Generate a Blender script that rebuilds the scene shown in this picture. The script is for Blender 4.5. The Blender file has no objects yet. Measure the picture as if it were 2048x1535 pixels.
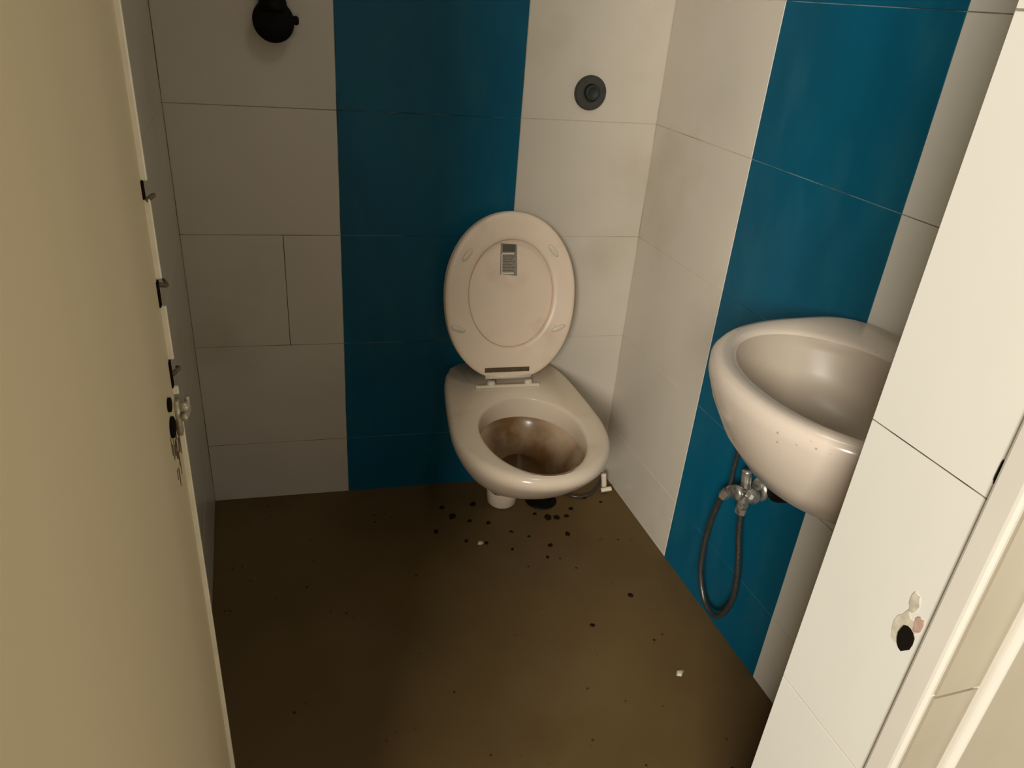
import bpy, bmesh, math, random
from mathutils import Vector, Matrix
random.seed(7)
S = bpy.context.scene
C = S.collection
PI = math.pi
H = 1.3                                  # camera height

# ------------------------------------------------------------------ camera
cam_d = bpy.data.cameras.new('camera'); cam = bpy.data.objects.new('camera', cam_d); C.objects.link(cam)
cam_d.sensor_fit = 'HORIZONTAL'; cam_d.sensor_width = 36.0; cam_d.lens = 36.0 * 1490.0 / 2048.0
cam_d.clip_start = 0.01
RW = Matrix(((0.94643279, 0.08267606, 0.3121372), (-0.31383541, 0.4629706, 0.8289545), (0.07597566, 0.88250943, -0.46411723)))
M4 = Matrix([[RW[i][0], RW[i][1], -RW[i][2], 0] for i in range(3)] + [[0, 0, 0, 1]])
M4.translation = Vector((0, 0, H)); cam.matrix_world = M4
S.camera = cam

# ------------------------------------------------------------------ world, lights, exposure
w = bpy.data.worlds.new('world'); S.world = w; w.use_nodes = True
w.node_tree.nodes['Background'].inputs[0].default_value = (1.0, 0.93, 0.80, 1)
w.node_tree.nodes['Background'].inputs[1].default_value = 0.40
def area(name, loc, target, sx, sy, power, col):
    d = bpy.data.lights.new(name, 'AREA'); d.shape = 'RECTANGLE'; d.size = sx; d.size_y = sy
    d.energy = power; d.color = col
    o = bpy.data.objects.new(name, d); C.objects.link(o); o.location = loc
    o.rotation_euler = (Vector(target) - Vector(loc)).to_track_quat('-Z', 'Y').to_euler()
    return o
area('corridor_daylight', (-1.28, -1.65, 1.90), (0.6, 0.9, 0.7), 0.9, 0.7, 134.0, (1.0, 0.955, 0.87))
area('corridor_side_daylight', (1.35, -0.40, 0.80), (-0.1, 0.50, 0.5), 0.5, 0.8, 6.5, (1.0, 0.95, 0.84))
area('ceiling_fill_light', (0.45, 0.62, 2.28), (0.85, 0.72, 0.0), 0.30, 0.30, 2.3, (1.0, 0.95, 0.84))  # unseen fill light, added to lift the wall strip beside the basin
S.view_settings.view_transform = 'Standard'; S.view_settings.look = 'None'
S.view_settings.gamma = 1.0; S.view_settings.use_curve_mapping = False
S.view_settings.exposure = 0.0

# ------------------------------------------------------------------ materials
def mat(name, col, rough=0.5, metal=0.0, var=0.0, vscale=8.0, dirt=None, dscale=6.0, dlo=0.55, dhi=0.75,
        damt=1.0, bump=0.0, bscale=60.0, spec=0.5, stretch=(1, 1, 1), specks=None, sscale=60.0, sth=0.12):
    m = bpy.data.materials.new(name); m.use_nodes = True
    nt = m.node_tree; N = nt.nodes; L = nt.links; b = N['Principled BSDF']
    b.inputs['Roughness'].default_value = rough; b.inputs['Metallic'].default_value = metal
    b.inputs['Specular IOR Level'].default_value = spec
    tc = N.new('ShaderNodeTexCoord'); mp = N.new('ShaderNodeMapping'); mp.inputs['Scale'].default_value = stretch
    L.new(tc.outputs['Object'], mp.inputs[0])
    rgb = N.new('ShaderNodeRGB'); rgb.outputs[0].default_value = (*col, 1); out = rgb.outputs[0]
    def mix(f, a, c2, typ='MIX'):
        x = N.new('ShaderNodeMix'); x.data_type = 'RGBA'; x.blend_type = typ
        if isinstance(f, float): x.inputs[0].default_value = f
        else: L.new(f, x.inputs[0])
        L.new(a, x.inputs[6])
        if isinstance(c2, tuple): x.inputs[7].default_value = (*c2, 1)
        else: L.new(c2, x.inputs[7])
        return x.outputs[2]
    def noise(sc, det=4.0, vec=mp):
        n = N.new('ShaderNodeTexNoise'); n.inputs['Scale'].default_value = sc; n.inputs['Detail'].default_value = det
        L.new(vec.outputs[0], n.inputs['Vector']); return n.outputs['Fac']
    def ramp(f, lo, hi, vlo=0.0, vhi=1.0):
        r = N.new('ShaderNodeMapRange'); r.inputs[1].default_value = lo; r.inputs[2].default_value = hi
        r.inputs[3].default_value = vlo; r.inputs[4].default_value = vhi
        L.new(f, r.inputs[0]); return r.outputs[0]
    if var > 0:
        out = mix(ramp(noise(vscale), 0.3, 0.7), out, tuple(c * (1 - var) for c in col))
    if dirt:
        out = mix(ramp(noise(dscale, 6.0), dlo, dhi, 0, damt), out, dirt)
    if specks:
        v = N.new('ShaderNodeTexVoronoi'); v.inputs['Scale'].default_value = sscale
        L.new(tc.outputs['Object'], v.inputs['Vector'])
        a = ramp(v.outputs['Distance'], sth, sth * 0.6)
        mm = N.new('ShaderNodeMath'); mm.operation = 'MULTIPLY'; L.new(a, mm.inputs[0])
        L.new(ramp(noise(9.0, 2.0), 0.55, 0.62), mm.inputs[1])
        out = mix(mm.outputs[0], out, specks)
    L.new(out, b.inputs['Base Color'])
    if bump > 0:
        bn = N.new('ShaderNodeBump'); bn.inputs['Strength'].default_value = bump; bn.inputs['Distance'].default_value = 0.002
        L.new(noise(bscale), bn.inputs['Height']); L.new(bn.outputs[0], b.inputs['Normal'])
    return m
WT = mat('white_tile', (0.64, 0.575, 0.475), 0.28, var=0.10, vscale=3, dirt=(0.38, 0.31, 0.19), dscale=4, dlo=0.55, dhi=0.85, damt=0.5, bump=0.03, bscale=12)
BT = mat('blue_tile', (0.0, 0.10, 0.175), 0.38, spec=0.25, var=0.25, vscale=5, dirt=(0.015, 0.12, 0.17), dscale=14, dlo=0.5, dhi=0.8, damt=0.5, bump=0.05, bscale=25, stretch=(1, 1, .4))
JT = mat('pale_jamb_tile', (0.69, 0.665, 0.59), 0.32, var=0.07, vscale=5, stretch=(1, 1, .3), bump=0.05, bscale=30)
GR = mat('grout', (0.38, 0.33, 0.24), 0.9, dirt=(0.05, 0.035, 0.02), dscale=9, dlo=0.42, dhi=0.6, damt=1.0)
GL = mat('light_grout', (0.54, 0.47, 0.37), 0.9, dirt=(0.30, 0.24, 0.16), dscale=7, dlo=0.5, dhi=0.7)
GB = mat('pale_grout', (0.16, 0.24, 0.26), 0.9, dirt=(0.02, 0.08, 0.10), dscale=9, dlo=0.45, dhi=0.6)
PL = mat('plaster', (0.60, 0.56, 0.46), 0.9, var=0.15, bump=0.2)
FL = mat('floor_brown', (0.135, 0.084, 0.030), 0.6, spec=0.25, var=0.25, vscale=3.5, dirt=(0.15, 0.10, 0.05), dscale=2.3, dlo=0.5, dhi=0.8, damt=0.7, bump=0.08, bscale=30, specks=(0.02, 0.012, 0.008), sscale=38, sth=0.16)
CER = mat('cream_ceramic', (0.78, 0.65, 0.50), 0.16, var=0.08, vscale=6, dirt=(0.40, 0.27, 0.15), dscale=7, dlo=0.55, dhi=0.85, damt=0.45)
BAS = mat('basin_ceramic', (0.60, 0.51, 0.42), 0.18, var=0.05, vscale=6, specks=(0.10, 0.08, 0.06), sscale=70, sth=0.17)
BAI = mat('dusty_shaded_basin_inside', (0.44, 0.37, 0.29), 0.35, var=0.12, vscale=5, specks=(0.08, 0.06, 0.04), sscale=42, sth=0.11)  # dust and specks, plus a darker tone that paints in shade
STN = mat('stained_bowl', (0.50, 0.37, 0.24), 0.25, var=0.2, vscale=9, dirt=(0.17, 0.09, 0.035), dscale=6, dlo=0.42, dhi=0.66)
WAT = mat('murky_water', (0.10, 0.055, 0.02), 0.05)
PLA = mat('cream_plastic', (0.88, 0.71, 0.55), 0.35, var=0.05, vscale=8, dirt=(0.60, 0.44, 0.32), dscale=10, damt=0.5)
PLB = mat('pale_plastic', (0.74, 0.66, 0.52), 0.35)
BLK = mat('black_rubber', (0.003, 0.002, 0.001), 0.6, spec=0.15)
RUB = mat('grey_rubber', (0.045, 0.045, 0.035), 0.6, var=0.3, vscale=50)
RUD = mat('dark_grey_rubber', (0.018, 0.018, 0.016), 0.6)
CHR = mat('dull_chrome', (0.55, 0.52, 0.46), 0.3, metal=0.75, dirt=(0.12, 0.11, 0.09), dscale=60, dlo=.45, dhi=.7)
HOS = mat('braided_hose', (0.10, 0.10, 0.09), 0.35, metal=0.6, var=.6, vscale=300)
DOR = mat('beige_door', (0.60, 0.485, 0.295), 0.55, var=0.07, vscale=4, stretch=(1, 1, .08), dirt=(0.50, 0.40, 0.24), dscale=3, dlo=.5, dhi=.9, damt=.6)
LIP = mat('pale_lipping', (0.82, 0.74, 0.55), 0.3, var=.15, vscale=20)
DRK = mat('dark_hole', (0.008, 0.006, 0.004), 0.95, spec=0.05)
RST = mat('brown_scrape', (0.13, 0.085, 0.04), 0.8, var=.5, vscale=120)
FRM = mat('cream_frame', (0.62, 0.58, 0.50), 0.30, var=0.06, vscale=8)
FRT = mat('tan_frame', (0.36, 0.315, 0.225), 0.45, var=0.12, vscale=6)
STK = mat('grey_sticker', (0.36, 0.31, 0.24), 0.4, var=.4, vscale=260)
STW = mat('sticker_print', (0.10, 0.085, 0.06), 0.5)
DEB = mat('debris', (0.016, 0.009, 0.004), 0.95, spec=0.05)
CONC = mat('chipped_mortar', (0.62, 0.56, 0.43), 0.95, var=.4, vscale=90)
RED = mat('reddish_brick_dust', (0.50, 0.33, 0.25), 0.95, var=.3, vscale=120)

# ------------------------------------------------------------------ helpers
def obj(name, bm, mats, parent=None, smooth=False, bevel=0, sub=0, mw=None):
    bmesh.ops.recalc_face_normals(bm, faces=bm.faces)
    me = bpy.data.meshes.new(name); bm.to_mesh(me); bm.free()
    for m in (mats if isinstance(mats, (list, tuple)) else [mats]): me.materials.append(m)
    if smooth:
        for p in me.polygons: p.use_smooth = True
    o = bpy.data.objects.new(name, me); C.objects.link(o)
    if bevel:
        b = o.modifiers.new('bevel', 'BEVEL'); b.width = bevel; b.segments = 2; b.limit_method = 'ANGLE'
    if sub:
        s = o.modifiers.new('sub', 'SUBSURF'); s.levels = sub; s.render_levels = sub
    if parent: o.parent = parent
    return o
def struct(name, bm, mats, parent=None, **k):
    o = obj(name, bm, mats, parent, **k)
    if not parent: o['kind'] = 'structure'
    return o
def tag(o, label, cat, group=None):
    o['label'] = label; o['category'] = cat
    if group: o['group'] = group
    return o
def empty(name, loc, rz=0.0):
    o = bpy.data.objects.new(name, None); C.objects.link(o); o.location = loc; o.rotation_euler = (0, 0, rz)
    o.empty_display_size = 0.05
    return o
def NB(): return bmesh.new()
def box(bm, x0, x1, y0, y1, z0, z1, mi=0, M=None):
    v = [bm.verts.new((x, y, z)) for z in (z0, z1) for x, y in ((x0, y0), (x1, y0), (x1, y1), (x0, y1))]
    fs = [(0, 1, 2, 3), (4, 5, 6, 7), (0, 1, 5, 4), (1, 2, 6, 5), (2, 3, 7, 6), (3, 0, 4, 7)]
    for f in fs: bm.faces.new([v[i] for i in f]).material_index = mi
    if M is not None:
        for q in v: q.co = M @ q.co
    return v
def prism(bm, pts, z0, z1, mi=0):
    a = [bm.verts.new((x, y, z0)) for x, y in pts]; b = [bm.verts.new((x, y, z1)) for x, y in pts]
    bm.faces.new(a).material_index = mi; bm.faces.new(b).material_index = mi
    n = len(pts)
    for i in range(n): bm.faces.new((a[i], a[(i+1) % n], b[(i+1) % n], b[i])).material_index = mi
def loft(bm, rings, cap0=False, cap1=False, mi=0, closed=True):
    V = [[bm.verts.new(p) for p in r] for r in rings]; n = len(rings[0])
    for a, b in zip(V, V[1:]):
        for i in range(n if closed else n - 1):
            bm.faces.new((a[i], a[(i+1) % n], b[(i+1) % n], b[i])).material_index = mi
    if cap0: bm.faces.new(V[0]).material_index = mi
    if cap1: bm.faces.new(V[-1]).material_index = mi
    return V
def frame_of(d):
    d = d.normalized(); u = d.cross(Vector((0, 0, 1)))
    if u.length < 1e-3: u = d.cross(Vector((1, 0, 0)))
    u.normalize(); return u, d.cross(u).normalized()
def lathe(bm, prof, base, axis, n=32, mi=0, cap0=True, cap1=True):
    """prof = [(distance along axis, radius)]"""
    base = Vector(base); axis = Vector(axis).normalized(); u, v = frame_of(axis)
    rings = [[base + axis * t + (u * math.cos(2*PI*k/n) + v * math.sin(2*PI*k/n)) * max(r, 1e-4) for k in range(n)] for t, r in prof]
    loft(bm, rings, cap0, cap1, mi)
def catmull(pts, m=8):
    P = [Vector(p) for p in pts]; P = [P[0]*2 - P[1]] + P + [P[-1]*2 - P[-2]]; out = []
    for i in range(1, len(P) - 2):
        for k in range(m):
            t = k / m
            out.append(0.5 * ((2*P[i]) + (-P[i-1]+P[i+1])*t + (2*P[i-1]-5*P[i]+4*P[i+1]-P[i+2])*t*t + (-P[i-1]+3*P[i]-3*P[i+1]+P[i+2])*t**3))
    out.append(P[-2]); return out
def tube(bm, pts, r, n=10, mi=0, m=8):
    P = catmull(pts, m); rings = []; u = None
    for i, p in enumerate(P):
        d = (P[min(i+1, len(P)-1)] - P[max(i-1, 0)]).normalized()
        if u is None: u, _ = frame_of(d)
        u = (u - d * u.dot(d)).normalized(); v = d.cross(u)
        rr = r(i / (len(P)-1)) if callable(r) else r
        rings.append([p + (u*math.cos(2*PI*k/n) + v*math.sin(2*PI*k/n)) * rr for k in range(n)])
    loft(bm, rings, True, True, mi)

# ------------------------------------------------------------------ room shell
BL = Vector((-0.16, 1.81, 0)); BR = Vector((0.968, 1.715, 0))       # back corners
PX, PY0, PY1 = 0.56, 0.344, 0.480                                    # door reveal on the right
ZT = 2.35
ROWS = [-0.108, 0.178, 0.466, 0.752, 1.038, 1.324, 1.610, 1.896, 2.182, 2.35]
def tiled(name, p0, p1, cols, rows=ROWS, thick=0.08, gap=0.0014, extra=(), parent=None, zb=0.0, ext=0.05):
    """wall from p0 to p1; the room lies to the right of p0->p1. cols: (u0, u1, material index of tile)"""
    p0 = Vector(p0); p1 = Vector(p1); L = (p1 - p0).length; d = (p1 - p0) / L; nrm = Vector((d.y, -d.x, 0))
    bm = NB(); TH = 0.0012
    def P(u, z, t): return p0 + d*u + nrm*t + Vector((0, 0, z))
    def slab(u0, u1, mi):
        c = [P(a, z, t) for z in (zb, ZT) for a, t in ((u0, -TH), (u1, -TH), (u1, -thick), (u0, -thick))]
        v = [bm.verts.new(q) for q in c]
        for f in ((0,1,2,3),(4,5,6,7),(0,1,5,4),(1,2,6,5),(2,3,7,6),(3,0,4,7)): bm.faces.new([v[i] for i in f]).material_index = mi
    for j, (u0, u1, mi) in enumerate(cols):
        slab(u0 - (ext if j == 0 else 0), u1 + (ext if j == len(cols)-1 else 0), {1: 3, 5: 6}.get(mi, 2))
    cells = []
    for (u0, u1, mi) in cols:
        for z0, z1 in zip(rows, rows[1:]):
            cuts = [u0, u1]
            for (eu, ez) in extra:
                if u0 < eu < u1 and z0 < ez < z1: cuts.insert(1, eu)
            for a, b in zip(cuts, cuts[1:]): cells.append((a, b, max(z0, zb), z1, mi))
    g = gap / 2; bv = 0.0006
    for a, b, z0, z1, mi in cells:
        o = [P(x, z, -TH) for x, z in ((a+g, z0+g), (b-g, z0+g), (b-g, z1-g), (a+g, z1-g))]
        i = [P(x, z, 0) for x, z in ((a+g+bv, z0+g+bv), (b-g-bv, z0+g+bv), (b-g-bv, z1-g-bv), (a+g+bv, z1-g-bv))]
        vo = [bm.verts.new(q) for q in o]; vi = [bm.verts.new(q) for q in i]
        bm.faces.new(vi).material_index = mi
        for k in range(4): bm.faces.new((vo[k], vo[(k+1) % 4], vi[(k+1) % 4], vi[k])).material_index = mi
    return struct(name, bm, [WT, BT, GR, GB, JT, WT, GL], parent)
LB = (BR - BL).length
tiled('wall_back', BL, BR, [(-0.0, 0.360, 0), (0.360, 0.785, 1), (0.785, LB, 5)], extra=[(0.227, 0.60)])
# right wall runs from the back corner towards the door: u = 1.715 - y
tiled('wall_right', (0.968, 1.715, 0), (0.968, 0.46, 0), [(0.0, 0.405, 5), (0.405, 0.812, 1), (0.812, 1.255, 4)])  # last strip uses the paler jamb tile, brightness painted into its colour
tiled('wall_left', (-0.16, 0.20, 0), (-0.16, 1.81, 0), [(0.0, 0.40, 0), (0.40, 0.80, 0), (0.80, 1.20, 0), (1.20, 1.61, 0)])
# front wall with the doorway: tiled reveal on the right, plaster piers, lintel
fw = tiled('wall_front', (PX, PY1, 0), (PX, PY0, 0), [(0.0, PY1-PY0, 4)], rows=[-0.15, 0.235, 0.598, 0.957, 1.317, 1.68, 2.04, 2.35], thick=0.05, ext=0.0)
bm = NB()
box(bm, PX+0.05, 2.4, PY0-0.03, PY1, 0, ZT); box(bm, -2.4, -0.24, 0.20, 0.35, 0, ZT)
box(bm, -0.24, PX+0.05, 0.36, PY1, 2.08, ZT)
struct('pier_and_lintel', bm, PL, fw)
bm = NB(); box(bm, -0.4, 1.2, -0.10, 2.0, -0.08, 0.0)
box(bm, -2.4, 2.4, -3.0, -0.10, -0.08, 0.0)
struct('floor', bm, FL)
bm = NB(); box(bm, -0.4, 1.2, 0.20, 2.0, ZT, ZT+0.08); struct('ceiling', bm, PL)

# ------------------------------------------------------------------ door frame on the right
bm = NB()
prism(bm, [(0.555, 0.344), (0.555, 0.319), (0.559, 0.317), (0.612, 0.317), (0.612, 0.344)], 0, 2.08)
tr = struct('trim_1', bm, FRM, bevel=0.003)
bm = NB()
prism(bm, [(0.562, 0.3205), (0.640, 0.3205), (0.640, 0.312), (0.562, 0.314)], 0, 0.752)
prism(bm, [(0.562, 0.3205), (0.640, 0.3205), (0.640, 0.312), (0.562, 0.314)], 0.7555, 2.08)
struct('rebate_board', bm, FRT, tr)
bm = NB()
prism(bm, [(0.614, 0.318), (0.614, 0.309)] + [(0.621 - 0.007*math.cos(a), 0.309 - 0.007*math.sin(a)) for a in [k*PI/10 for k in range(1, 10)]] + [(0.628, 0.309), (0.628, 0.318)], 0, 2.10)
struct('casing', bm, FRM, tr)
bm = NB(); box(bm, 0.627, 0.80, 0.311, 0.318, 0, 2.10); struct('outer_board', bm, FRT, tr)

# ------------------------------------------------------------------ the door leaf on the left
hx, hy, ex, ey = -0.128, 0.215, -0.100, 0.820
dv = Vector((ex-hx, ey-hy, 0)); DL = dv.length; ang = math.atan2(dv.y, dv.x)
door = empty('door_1', (hx, hy, 0), ang); door['kind'] = 'structure'
# local x along the leaf, local -y faces the room (camera side), z up
def dpx(u, z, t): return (u, -t, z)
bm = NB(); box(bm, 0, DL-0.0048, -0.0, 0.034, 0.012, 2.03)
obj('door_panel', bm, DOR, door, bevel=0.001)
bm = NB()
for z0, z1 in ((0.012, 0.835), (0.868, 0.878), (0.912, 0.975), (1.006, 1.090), (1.108, 2.03)):
    box(bm, DL-0.0050, DL, -0.0055, 0.034, z0, z1)
obj('edge_lipping', bm, LIP, door, bevel=0.0012)
for zc, hh in ((1.100, 0.009), (0.990, 0.014), (0.895, 0.016)):
    bm = NB(); box(bm, DL-0.0105, DL-0.001, -0.0015, 0.03, zc-hh, zc+hh); obj('hinge_slot', bm, DRK, door)
for zc, s in ((1.088, 1), (1.000, -1), (0.893, 1)):
    bm = NB()
    tube(bm, [(DL-0.004, -0.001, zc), (DL+0.004, -0.008, zc+0.004*s), (DL+0.014, -0.004, zc+0.001*s)], lambda t: 0.0028-0.0012*t, 8)
    obj('bent_screw', bm, RST, door, smooth=True)
# latch with worn patch
bm = NB()
lathe(bm, [(0, 0.012), (0.003, 0.012), (0.004, 0.009)], (DL-0.050, 0.0, 0.852), (0, -1, 0), 12)
lathe(bm, [(0, 0.008), (0.003, 0.008), (0.0035, 0.006)], (DL-0.048, 0.0, 0.879), (0, -1, 0), 12)
obj('lock_hole', bm, DRK, door)
bm = NB()
for k in range(26):
    u = DL - 0.012 - 0.055*random.random(); z = 0.842 - 0.055*random.random()**1.3
    ln = 0.006 + 0.012*random.random(); wd = 0.0012 + 0.002*random.random()
    box(bm, u, u+wd, -0.0006, 0.001, z-ln, z+ln*0.4)
obj('scratched_patch', bm, RST, door)
bm = NB()
box(bm, DL-0.016, DL+0.001, -0.005, 0.0, 0.820, 0.862)
tube(bm, [(DL-0.022, -0.010, 0.846), (DL+0.004, -0.011, 0.842), (DL+0.022, -0.008, 0.839)], 0.0038, 10)
tube(bm, [(DL+0.021, -0.008, 0.829), (DL+0.022, -0.009, 0.850)], 0.0032, 8)
lathe(bm, [(0, 0.007), (0.008, 0.006), (0.011, 0.003)], (DL-0.006, -0.004, 0.852), (0, -1, 0), 14)
obj('latch', bm, mat('pale_metal', (0.62, 0.54, 0.38), 0.35, metal=.4, var=.4, vscale=90), door, smooth=True)

# ------------------------------------------------------------------ toilet
TR = math.atan2(-0.0839, 0.9965)          # axis square to the back wall
toilet = empty('toilet', (0.6105, 1.744, 0), TR)
tag(toilet, 'dirty cream ceramic toilet against the back wall with its oval lid raised', 'toilet')
# local frame: x across, -y out of the wall (so y = -distance)
NR = 64
def outline(sc_x=1.0, front=0.235, back=0.330, b=0.186, cy=-0.330, pf=2.15, pb=7.0, taper=0.16, off=0.0):
    pts = []
    for k in range(NR):
        a = 2*PI*k/NR; c, s = math.cos(a), math.sin(a)
        ay, p = ((front-off), pf) if c > 0 else ((back), pb)
        bb = b*sc_x - off
        r = (abs(c/ay)**p + abs(s/bb)**p) ** (-1/p)
        x, y = r*s, r*c
        if y < 0: x *= 1 - taper * min(1, (-y/back))**1.3
        pts.append((x, cy - y))
    return pts
def ring(pts, z): return [(x, min(y, -0.002), z) for x, y in pts]
bm = NB()
ZR = 0.400
hole = dict(front=0.180, back=0.150, b=0.122, cy=-0.362, pf=2.0, pb=2.1, taper=0)
R_ = []
for wsc, fr, bk, z in ((0.40, 0.02, .27, .200), (0.52, 0.07, .29, .230), (0.66, 0.115, .30, .262), (0.80, 0.158, .31, .292), (0.90, 0.190, .32, .322), (0.965, 0.216, .328, .348), (0.99, 0.229, .33, .363)):
    R_.append(ring(outline(wsc, fr, bk, 0.186, -0.33, 2.15, 5, .15), z))
R_.append(ring(outline(1.0, 0.237), 0.375))
R_.append(ring(outline(1.0, 0.238), 0.388))
R_.append(ring(outline(off=0.004), 0.396)); R_.append(ring(outline(off=0.012), ZR))
def lerp(a, b, t): return [tuple(p*(1-t)+q*t for p, q in zip(x, y)) for x, y in zip(a, b)]
ro = ring(outline(off=0.016), ZR); hi_ = ring(outline(**hole, off=-0.010), ZR)
R_.append(lerp(ro, hi_, 0.5)); R_.append(hi_)
R_.append(ring(outline(**hole, off=-0.003), 0.398)); R_.append(ring(outline(**hole), 0.390))
R_.append(ring(outline(**hole, off=0.003), 0.350)); R_.append(ring(outline(**hole, off=0.0), 0.345))
V = loft(bm, R_, cap0=True)
obj('ceramic_body', bm, CER, toilet, smooth=True)
bm = NB()
inner = []
for f, z in ((0.0, 0.346), (0.10, 0.341), (0.23, 0.332), (0.37, 0.312), (0.52, 0.290), (0.70, 0.265), (0.88, 0.243), (1.0, 0.235)):
    inner.append(ring([(x*(1-f) + x2*f, y*(1-f) + y2*f) for (x, y), (x2, y2) in zip(outline(**hole, off=0.0), outline(1.0, 0.05, 0.06, 0.045, -0.31, 2, 2, 0))], z))
loft(bm, inner, cap1=True)
obj('bowl_interior', bm, STN, toilet, smooth=True)
bm = NB()
loft(bm, [ring(outline(1.0, 0.085, 0.082, 0.060, -0.325, 2, 2, 0), z) for z in (0.2515, 0.2525)], True, True)
obj('bowl_water', bm, WAT, toilet)
# outlet and stub foot beneath
bm = NB()
lathe(bm, [(0.0, 0.034), (0.010, 0.042), (0.05, 0.046), (0.12, 0.05), (0.24, 0.056)], (0.012, -0.110, 0.0), (0, 0, 1), 28)
obj('outlet_foot', bm, CER, toilet, smooth=True)
# raised lid and seat, in the plane leaning on the wall
upv = Vector((0.0075, 0.09, 0.39)).normalized()
lid_M = Matrix.Rotation(-TR, 3, 'Z')
upl = lid_M @ upv; acl = Vector((1, 0, 0)); upl = (upl - acl*upl.dot(acl)).normalized(); nl = acl.cross(upl).normalized()  # nl points to ... wall(-)?
if nl.y > 0: nl = -nl                       # towards the camera
hb = Vector((-0.008, -0.138, 0.425))
def lp(u, v, t): return hb + acl*u + upl*v + nl*t
def egg(off=0.0, cyv=0.212, top=0.203, bot=0.214, b=0.166, N=72, flat=0.095):
    pts = []
    for k in range(N):
        a = 2*PI*k/N; c, s = math.cos(a), math.sin(a)
        av, p = (top-off, 2.05) if c > 0 else (bot-off, 2.6)
        r = (abs(c/av)**p + abs(s/(b-off))**p) ** (-1/p); u, v = r*s, r*c
        if v < 0:
            t = -v/bot; u *= 1 - 0.13*t**2.0
        pts.append((u, cyv + v))
    return pts
bm = NB()
EP = egg()
loft(bm, [[lp(u, v, 0.000) for u, v in egg(0.022)], [lp(u, v, -0.006) for u, v in egg(0.004)], [lp(u, v, -0.002) for u, v in egg(0.0)], [lp(u, v, 0.009) for u, v in egg(0.0)],
          [lp(u, v, 0.010) for u, v in egg(0.0015)], [lp(u, v, 0.005) for u, v in egg(0.006)], [lp(u, v, 0.005) for u, v in egg(0.06)]], True, True)
lid = obj('lid', bm, PLA, toilet, smooth=False, bevel=0)
# seat ring in front of the lid
ih = dict(cyv=0.214, top=0.140, bot=0.134, b=0.109)
def inn(off=0.0):
    pts = []
    for k in range(72):
        a = 2*PI*k/72; c, s = math.cos(a), math.sin(a)
        av = (0.134 if c > 0 else 0.134) - off
        r = (abs(c/av)**2.05 + abs(s/(0.108-off))**2.05) ** (-1/2.05); pts.append((r*s, 0.214 + r*c))
    return pts
bm = NB()
prof = [(egg(0.002), 0.012), (egg(0.0), 0.015), (egg(0.0005), 0.022), (egg(0.004), 0.0255), (egg(0.012), 0.0270),
        (inn(-0.012), 0.0262), (inn(-0.004), 0.0245), (inn(0.0), 0.021), (inn(0.0), 0.014), (inn(-0.004), 0.012), (egg(0.002), 0.012)]
loft(bm, [[lp(u, v, t) for u, v in p] for p, t in prof])
seat = obj('seat', bm, PLA, toilet, smooth=True)
for u, v, a in ((-0.112, 0.312, 0.9), (0.104, 0.322, -0.9), (-0.134, 0.132, -0.35), (0.124, 0.128, 0.35)):
    bm = NB(); q = []
    for hh, sc in ((0.026, 1.0), (0.0295, 1.0), (0.0315, .8)):
        q.append([lp(u + (x*math.cos(a)-y*math.sin(a))*sc, v + (x*math.sin(a)+y*math.cos(a))*sc, hh) for x, y in
                  [(0.019*math.cos(t), 0.0068*math.sin(t)) for t in [2*PI*k/16 for k in range(16)]]])
    loft(bm, q, True, True); obj('bumper', bm, PLB, seat, smooth=True)
# sticker on the lid with its own printed blocks
bm = NB(); q = [(-0.0365, 0.252), (0.000, 0.250), (0.000, 0.331), (-0.0345, 0.333)]
q = [(-0.026, 0.262), (0.018, 0.258), (0.016, 0.335), (-0.025, 0.338)]
loft(bm, [[lp(u, v, 0.0051) for u, v in q], [lp(u, v, 0.0056) for u, v in q]], True, True)
st = obj('sticker', bm, STK, lid)
bm = NB()
def srect(u0, u1, v0, v1, t=0.0060):
    q = [(u0, v0), (u1, v0), (u1, v1), (u0, v1)]
    loft(bm, [[lp(a, b, 0.0055) for a, b in q], [lp(a, b, t) for a, b in q]], True, True)
srect(-0.020, 0.012, 0.3175, 0.3355)
for k in range(6): srect(-0.020, 0.012 - 0.006*(k % 2), 0.306-0.007*k, 0.3072-0.007*k)
obj('sticker_print', bm, STW, st)
bm = NB(); srect(-0.023, -0.0205, 0.262, 0.312, .0062); srect(-0.021, 0.009, 0.311, 0.3145, .0062); srect(-0.021, 0.009, 0.2625, 0.2665, .0062)
obj('sticker_border', bm, LIP, st)
# hinge
bm = NB()
box(bm, -0.094, 0.076, -0.158, -0.149, 0.4005, 0.409)
obj('hinge_bar', bm, PLB, toilet, bevel=0.003)
bm = NB()
loft(bm, [[lp(u, v, 0.0272) for u, v in ((-0.066, 0.018), (0.050, 0.018), (0.050, 0.030), (-0.066, 0.030))], [lp(u, v, 0.0277) for u, v in ((-0.066, 0.018), (0.050, 0.018), (0.050, 0.030), (-0.066, 0.030))]], True, True)
obj('hinge_slot', bm, RST, toilet)
bm = NB()
lathe(bm, [(0, 0.007), (0.118, 0.007)], lp(-0.063, 0.006, 0.020), acl, 16)
obj('hinge_pin', bm, PLB, toilet, smooth=True)
for sx in (-0.052, 0.046):
    bm = NB(); lathe(bm, [(0, 0.011), (0.012, 0.011), (0.018, 0.008)], (sx, -0.146, 0.400), (0, 0, 1), 16)
    obj('hinge_post', bm, PLB, toilet, smooth=True)

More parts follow.
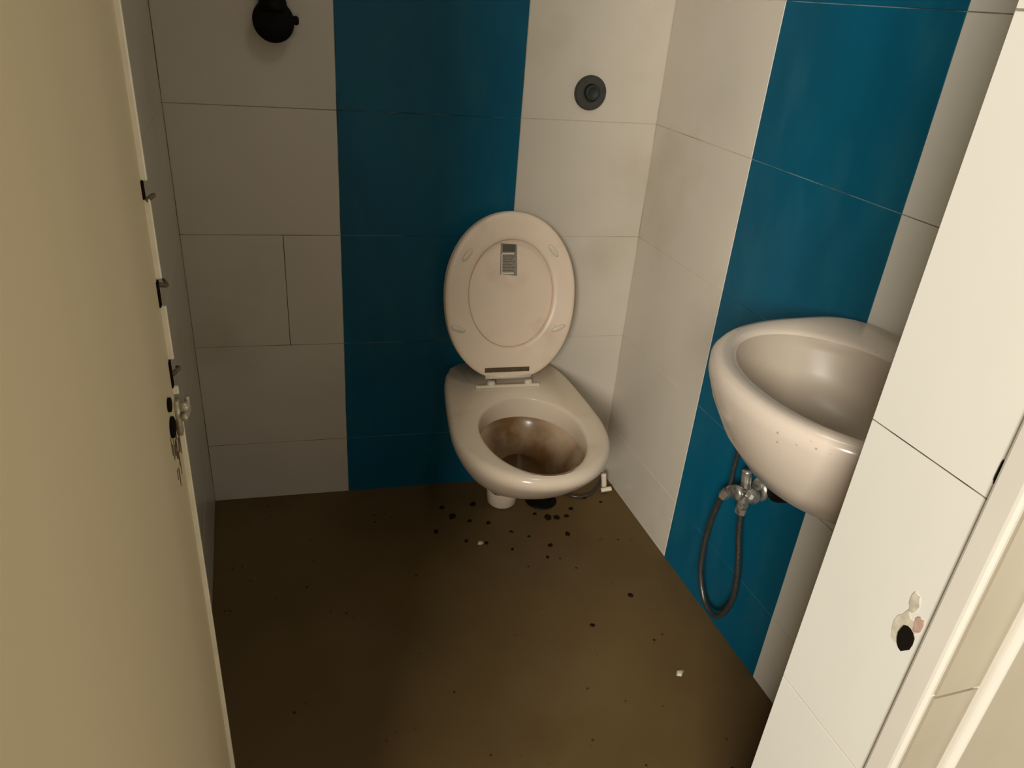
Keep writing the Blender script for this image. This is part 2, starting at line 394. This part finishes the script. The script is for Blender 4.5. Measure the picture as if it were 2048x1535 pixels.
# ------------------------------------------------------------------ wash basin on the right wall
basin = empty('wash_basin', (0.9675, 0.712, 0.86), 0)
tag(basin, 'small cream ceramic wash basin mounted on the right wall beside the blue tiles', 'basin')
NBs = 72
def dsh(ax, by, cx, p=2.1, back=None, cyy=0.0):
    """D outline: local -x is out of the wall; back = distance of the back edge behind centre"""
    out = []
    for k in range(NBs):
        a = 2*PI*k/NBs; c, s = math.cos(a), math.sin(a)
        A, pp = (ax, p) if c > 0 else (back, 4.5 if back + cx > -0.02 else p)
        r = (abs(c/A)**pp + abs(s/by)**pp) ** (-1/pp)
        out.append((cx - r*c, cyy + r*s))
    return out
def R3(pts, z): return [(min(x, -0.001), y, z) for x, y in pts]
bm = NB()
rr = [R3(dsh(0.06, 0.06, -0.12, 2.2, 0.115), -0.200),
      R3(dsh(0.12, 0.11, -0.125, 2.2, 0.120), -0.188),
      R3(dsh(0.175, 0.155, -0.13, 2.2, 0.128), -0.155),
      R3(dsh(0.207, 0.184, -0.135, 2.2, 0.134), -0.110),
      R3(dsh(0.227, 0.206, -0.14, 2.2, 0.139), -0.062),
      R3(dsh(0.240, 0.219, -0.14, 2.2, 0.139), -0.025),
      R3(dsh(0.240, 0.220, -0.14, 2.2, 0.139), -0.008),
      R3(dsh(0.235, 0.214, -0.14, 2.2, 0.137), 0.0),
      R3(dsh(0.226, 0.204, -0.14, 2.2, 0.135), 0.002),
      R3(dsh(0.140, 0.180, -0.207, 2.1, 0.142), 0.000),
      R3(dsh(0.128, 0.172, -0.212, 2.05, 0.136), -0.006),
      R3(dsh(0.120, 0.163, -0.214, 2.0, 0.128), -0.022),
      R3(dsh(0.108, 0.148, -0.212, 2.0, 0.118), -0.055),
      R3(dsh(0.085, 0.118, -0.205, 2.0, 0.095), -0.090),
      R3(dsh(0.050, 0.065, -0.195, 2.0, 0.055), -0.108),
      R3(dsh(0.022, 0.025, -0.190, 2.0, 0.022), -0.113)]
loft(bm, rr, True, True)
bm.faces.ensure_lookup_table()
for f in bm.faces[NBs*10:]:
    if len(f.verts) == 4 or f.calc_center_median().z > -0.15: f.material_index = 1
obj('basin_bowl', bm, [BAS, BAI], basin, smooth=True)
bm = NB(); lathe(bm, [(0, 0.024), (0.003, 0.022), (0.0035, 0.012)], (-0.190, 0, -0.1135), (0, 0, 1), 24)
obj('drain_ring', bm, CHR, basin, smooth=True)
bm = NB(); lathe(bm, [(0, 0.022), (0.03, 0.022), (0.032, 0.018)], (-0.13, 0.0, -0.192), (0, 0, -1), 20)
tube(bm, [(-0.13, 0, -0.215), (-0.12, 0.05, -0.245), (-0.10, 0.13, -0.300), (-0.07, 0.20, -0.355), (-0.04, 0.228, -0.378), (-0.001, 0.232, -0.380)], 0.019, 14)
obj('waste_pipe', bm, BLK, basin, smooth=True)

# ------------------------------------------------------------------ angle valve with hose loop under the basin
valve = empty('angle_valve', (0.967, 1.034, 0.416))
tag(valve, 'corroded chrome angle valve on blue tiles under the basin with hanging hose', 'valve')
bm = NB()
lathe(bm, [(0, 0.026), (0.004, 0.026), (0.010, 0.016)], (0.0, 0.0, 0.0), (-1, 0, 0), 20)
lathe(bm, [(0.008, 0.012), (0.05, 0.012), (0.052, 0.016), (0.062, 0.016), (0.064, 0.009)], (0, 0, 0), (-1, 0, 0), 16)
tube(bm, [(-0.037, 0.0, 0.002), (-0.037, -0.002, -0.040)], 0.0125, 12)
tube(bm, [(-0.037, 0.0, 0), (-0.037, 0.006, 0.020), (-0.038, 0.010, 0.046)], 0.0105, 12)
tube(bm, [(-0.037, 0.0, 0.0), (-0.037, 0.028, -0.014), (-0.037, 0.048, -0.030)], 0.0105, 12)
obj('valve_body', bm, CHR, valve, smooth=True)
bm = NB(); lathe(bm, [(0, 0.010), (0.006, 0.015), (0.020, 0.016), (0.024, 0.010)], (-0.037, -0.012, 0.004), (0, -1, 0.1), 8)
obj('valve_knob', bm, CHR, valve, smooth=False)
bm = NB(); lathe(bm, [(0, 0.0115), (0.026, 0.0115)], (-0.037, 0.064, -0.058), (0.0, -0.45, 0.8), 6)
obj('hose_nut', bm, CHR, valve); bm = NB()
lathe(bm, [(0, 0.0125), (0.024, 0.0125)], (-0.037, -0.002, -0.030), (0, 0, -1), 6)
obj('hose_nut', bm, CHR, valve)
bm = NB()
tube(bm, [(-0.037, -0.003, -0.050), (-0.037, -0.014, -0.100), (-0.037, -0.034, -0.160), (-0.037, -0.047, -0.215), (-0.037, -0.048, -0.262), (-0.037, -0.030, -0.318), (-0.037, 0.000, -0.347),
          (-0.037, 0.040, -0.338), (-0.037, 0.072, -0.290), (-0.037, 0.084, -0.225), (-0.037, 0.083, -0.150), (-0.037, 0.074, -0.090), (-0.037, 0.065, -0.058)], 0.0064, 12)
obj('flexible_hose', bm, HOS, valve, smooth=True)
bm = NB()
tube(bm, [(-0.037, 0.050, -0.022), (-0.037, 0.052, 0.020), (-0.040, 0.048, 0.070), (-0.06, 0.02, 0.14), (-0.07, -0.02, 0.24)], 0.0045, 10)
obj('supply_tube', bm, HOS, valve, smooth=True)
bm = NB(); lathe(bm, [(0, 0.010), (0.016, 0.009), (0.018, 0.006)], (-0.001, 0.068, 0.078), (-1, 0, 0), 12)
pg = obj('wall_plug', bm, PLB, valve, smooth=True)

# ------------------------------------------------------------------ round fittings on the back wall
def back_pt(x, z, out=0.0):
    t = (x + 0.16) / 1.128; y = 1.81 - 0.095*t
    return Vector((x, y, z)) + Vector((-0.0839, -0.9965, 0)) * out
nb = Vector((-0.0839, -0.9965, 0))
cap = empty('flush_pipe_seal', back_pt(0.785, 1.103))
tag(cap, 'round dark grey rubber pipe seal in the white strip above the toilet', 'pipe fitting')
o0 = Vector((0, 0, 0))
bm = NB(); lathe(bm, [(0, 0.039), (0.006, 0.039), (0.010, 0.036), (0.010, 0.021), (0.003, 0.020)], o0, nb, 40, cap1=True)
obj('rubber_ring', bm, RUB, cap, smooth=False)
bm = NB(); lathe(bm, [(0.003, 0.019), (0.012, 0.018), (0.014, 0.014), (0.010, 0.010), (0.010, 0.002)], o0 + Vector((0.004, 0, 0.001)), nb, 32)
obj('centre_plug', bm, RUD, cap, smooth=True)
sh = empty('shower_head', back_pt(0.078, 1.211))
tag(sh, 'black round shower head at the top left of the back wall', 'shower head')
bm = NB()
lathe(bm, [(0.004, 0.014), (0.018, 0.022), (0.030, 0.039), (0.042, 0.041), (0.046, 0.038), (0.0465, 0.01)], o0, nb, 40)
obj('rose', bm, BLK, sh, smooth=True)
bm = NB(); tube(bm, [nb*0.028 + Vector((0.0, 0, 0.02)), nb*0.028 + Vector((0.002, 0, 0.09)), nb*0.018 + Vector((0.004, 0, 0.30)), nb*0.012 + Vector((0.004, 0, 0.42))], lambda t: 0.031 - 0.010*min(1, t*4), 16)
obj('stem', bm, BLK, sh, smooth=True)
bm = NB(); lathe(bm, [(0, 0.008), (0.012, 0.009), (0.016, 0.006)], nb*0.030 + Vector((0.034, 0, 0.003)), (1, 0, 0), 16)
obj('side_knob', bm, BLK, sh, smooth=True)

# ------------------------------------------------------------------ hole broken through the reveal tile
def blob(bm, cy, cz, ry, rz, x0, x1, n=14, jit=0.25, seed=1, mi=0):
    rnd = random.Random(seed); q = []
    for k in range(n):
        a = 2*PI*k/n; f = 1 + jit*(rnd.random()-0.5); q.append((cy + ry*f*math.cos(a), cz + rz*f*math.sin(a)))
    loft(bm, [[(x0, y, z) for y, z in q], [(x1, y, z) for y, z in q]], True, True, mi)
bm = NB(); blob(bm, 0.3610, 0.7825, 0.0085, 0.0155, 0.5597, 0.5560+0.0020, seed=4)
struct('hole_in_tile', bm, DRK, fw)
bm = NB(); blob(bm, 0.366, 0.788, 0.0125, 0.021, 0.5600, 0.5594, seed=9, jit=.4); blob(bm, 0.3665, 0.823, 0.005, 0.012, 0.5600, 0.5590, seed=12, jit=.5)
struct('chipped_edge', bm, CONC, fw)
bm = NB(); blob(bm, 0.3545, 0.805, 0.0045, 0.010, 0.5600, 0.5588, seed=21, jit=.5)
struct('reddish_chip', bm, RED, fw)
bm = NB(); blob(bm, 0.3460, 0.985, 0.0011, 0.011, 0.5600, 0.5585, seed=31, jit=.5)
struct('dark_gap', bm, DRK, fw)

# ------------------------------------------------------------------ bits around the toilet
spots = [(0.400, 1.546, .006), (0.748, 1.455, .007), (0.684, 1.423, .006), (0.812, 1.199, .006), (0.679, 1.131, .005), (0.46, 1.60, .009), (0.53, 1.64, .008),
         (0.50, 1.57, .006), (0.55, 1.55, .006), (0.72, 1.535, .010), (0.745, 1.53, .008), (0.775, 1.53, .006), (0.69, 1.56, .005), (0.47, 1.49, .005), (0.52, 1.47, .005),
         (0.60, 1.50, .004), (0.80, 1.56, .006), (0.44, 1.645, .007), (0.64, 1.47, .004), (0.86, 1.60, .006), (0.90, 1.57, .004), (0.58, 1.43, .004), (0.66, 1.38, .004)]
own = {3: 'lone dark crumb of dirt on the brown floor near the hanging hose', 4: 'lone dark crumb of dirt in the middle of the brown floor, nearest the doorway',
       0: 'small dark crumb of dirt lying furthest left on the floor beside the toilet'}
for i, (x, y, r) in enumerate(spots):
    bm = NB(); rnd = random.Random(i); q = []
    for zz, s in ((0.0, 1.0), (r*0.35, .85), (r*0.55, .4)):
        q.append([(r*s*(1+.5*(rnd.random()-.5))*math.cos(2*PI*k/9)*1.3, r*s*(1+.5*(rnd.random()-.5))*math.sin(2*PI*k/9), zz) for k in range(9)])
    loft(bm, q, True, True); o = obj('dirt_clod', bm, DEB); o.location = (x, y, 0); o.rotation_euler = (0, 0, rnd.random()*3)
    tag(o, own.get(i, 'small dark crumb of dirt on the brown floor around the foot of the toilet'), 'dirt', None if i in own else 'dark crumbs of dirt on the floor around the toilet')
bm = NB(); lathe(bm, [(0, 0.040), (0.003, 0.046), (0.006, 0.044), (0.007, 0.030), (0.002, 0.028)], (0, 0, 0), (0, 0, 1), 32)
dr = obj('floor_drain', bm, BLK, smooth=False); dr.location = (0.728, 1.615, 0)
tag(dr, 'black round floor drain beside the foot of the toilet', 'drain')
bm = NB()
tube(bm, [(0.80, 1.640, 0.006), (0.83, 1.605, 0.006), (0.87, 1.600, 0.008), (0.91, 1.625, 0.012), (0.935, 1.65, 0.03)], 0.0045, 10)
sp = obj('loose_pipe', bm, HOS, smooth=True)
tag(sp, 'thin dark tube lying on the floor in the corner right of the toilet', 'tube')
f = empty('pipe_stub', (0.935, 1.625, 0))
tag(f, 'short pale pipe fitting standing in the corner right of the toilet', 'pipe fitting')
bm = NB(); tube(bm, [(0.0, 0.0, 0.003), (-0.004, -0.002, 0.025), (-0.010, -0.002, 0.060)], 0.008, 12); obj('stub', bm, PLB, f, smooth=True)
bm = NB(); tube(bm, [(-0.018, -0.016, 0.012), (0.012, -0.022, 0.018)], 0.007, 12); obj('branch', bm, PLB, f, smooth=True)

for x, y, r, lab in ((0.813, 0.954, .007, 'small pale yellowish crumb on the brown floor near the bottom of the grey wall strip'),
                     (0.505, 1.475, .006, 'small pale crumb among the dark dirt in front of the toilet')):
    bm = NB(); rnd = random.Random(int(x*1000)); q = []
    for zz, sc in ((0.0, 1.0), (r*0.4, .8), (r*0.6, .35)):
        q.append([(r*sc*(1+.6*(rnd.random()-.5))*math.cos(2*PI*k/9)*1.5, r*sc*(1+.6*(rnd.random()-.5))*math.sin(2*PI*k/9), zz) for k in range(9)])
    loft(bm, q, True, True); o = obj('plaster_crumb', bm, CONC); o.location = (x, y, 0); o.rotation_euler = (0, 0, 0.6)
    tag(o, lab, 'crumb')
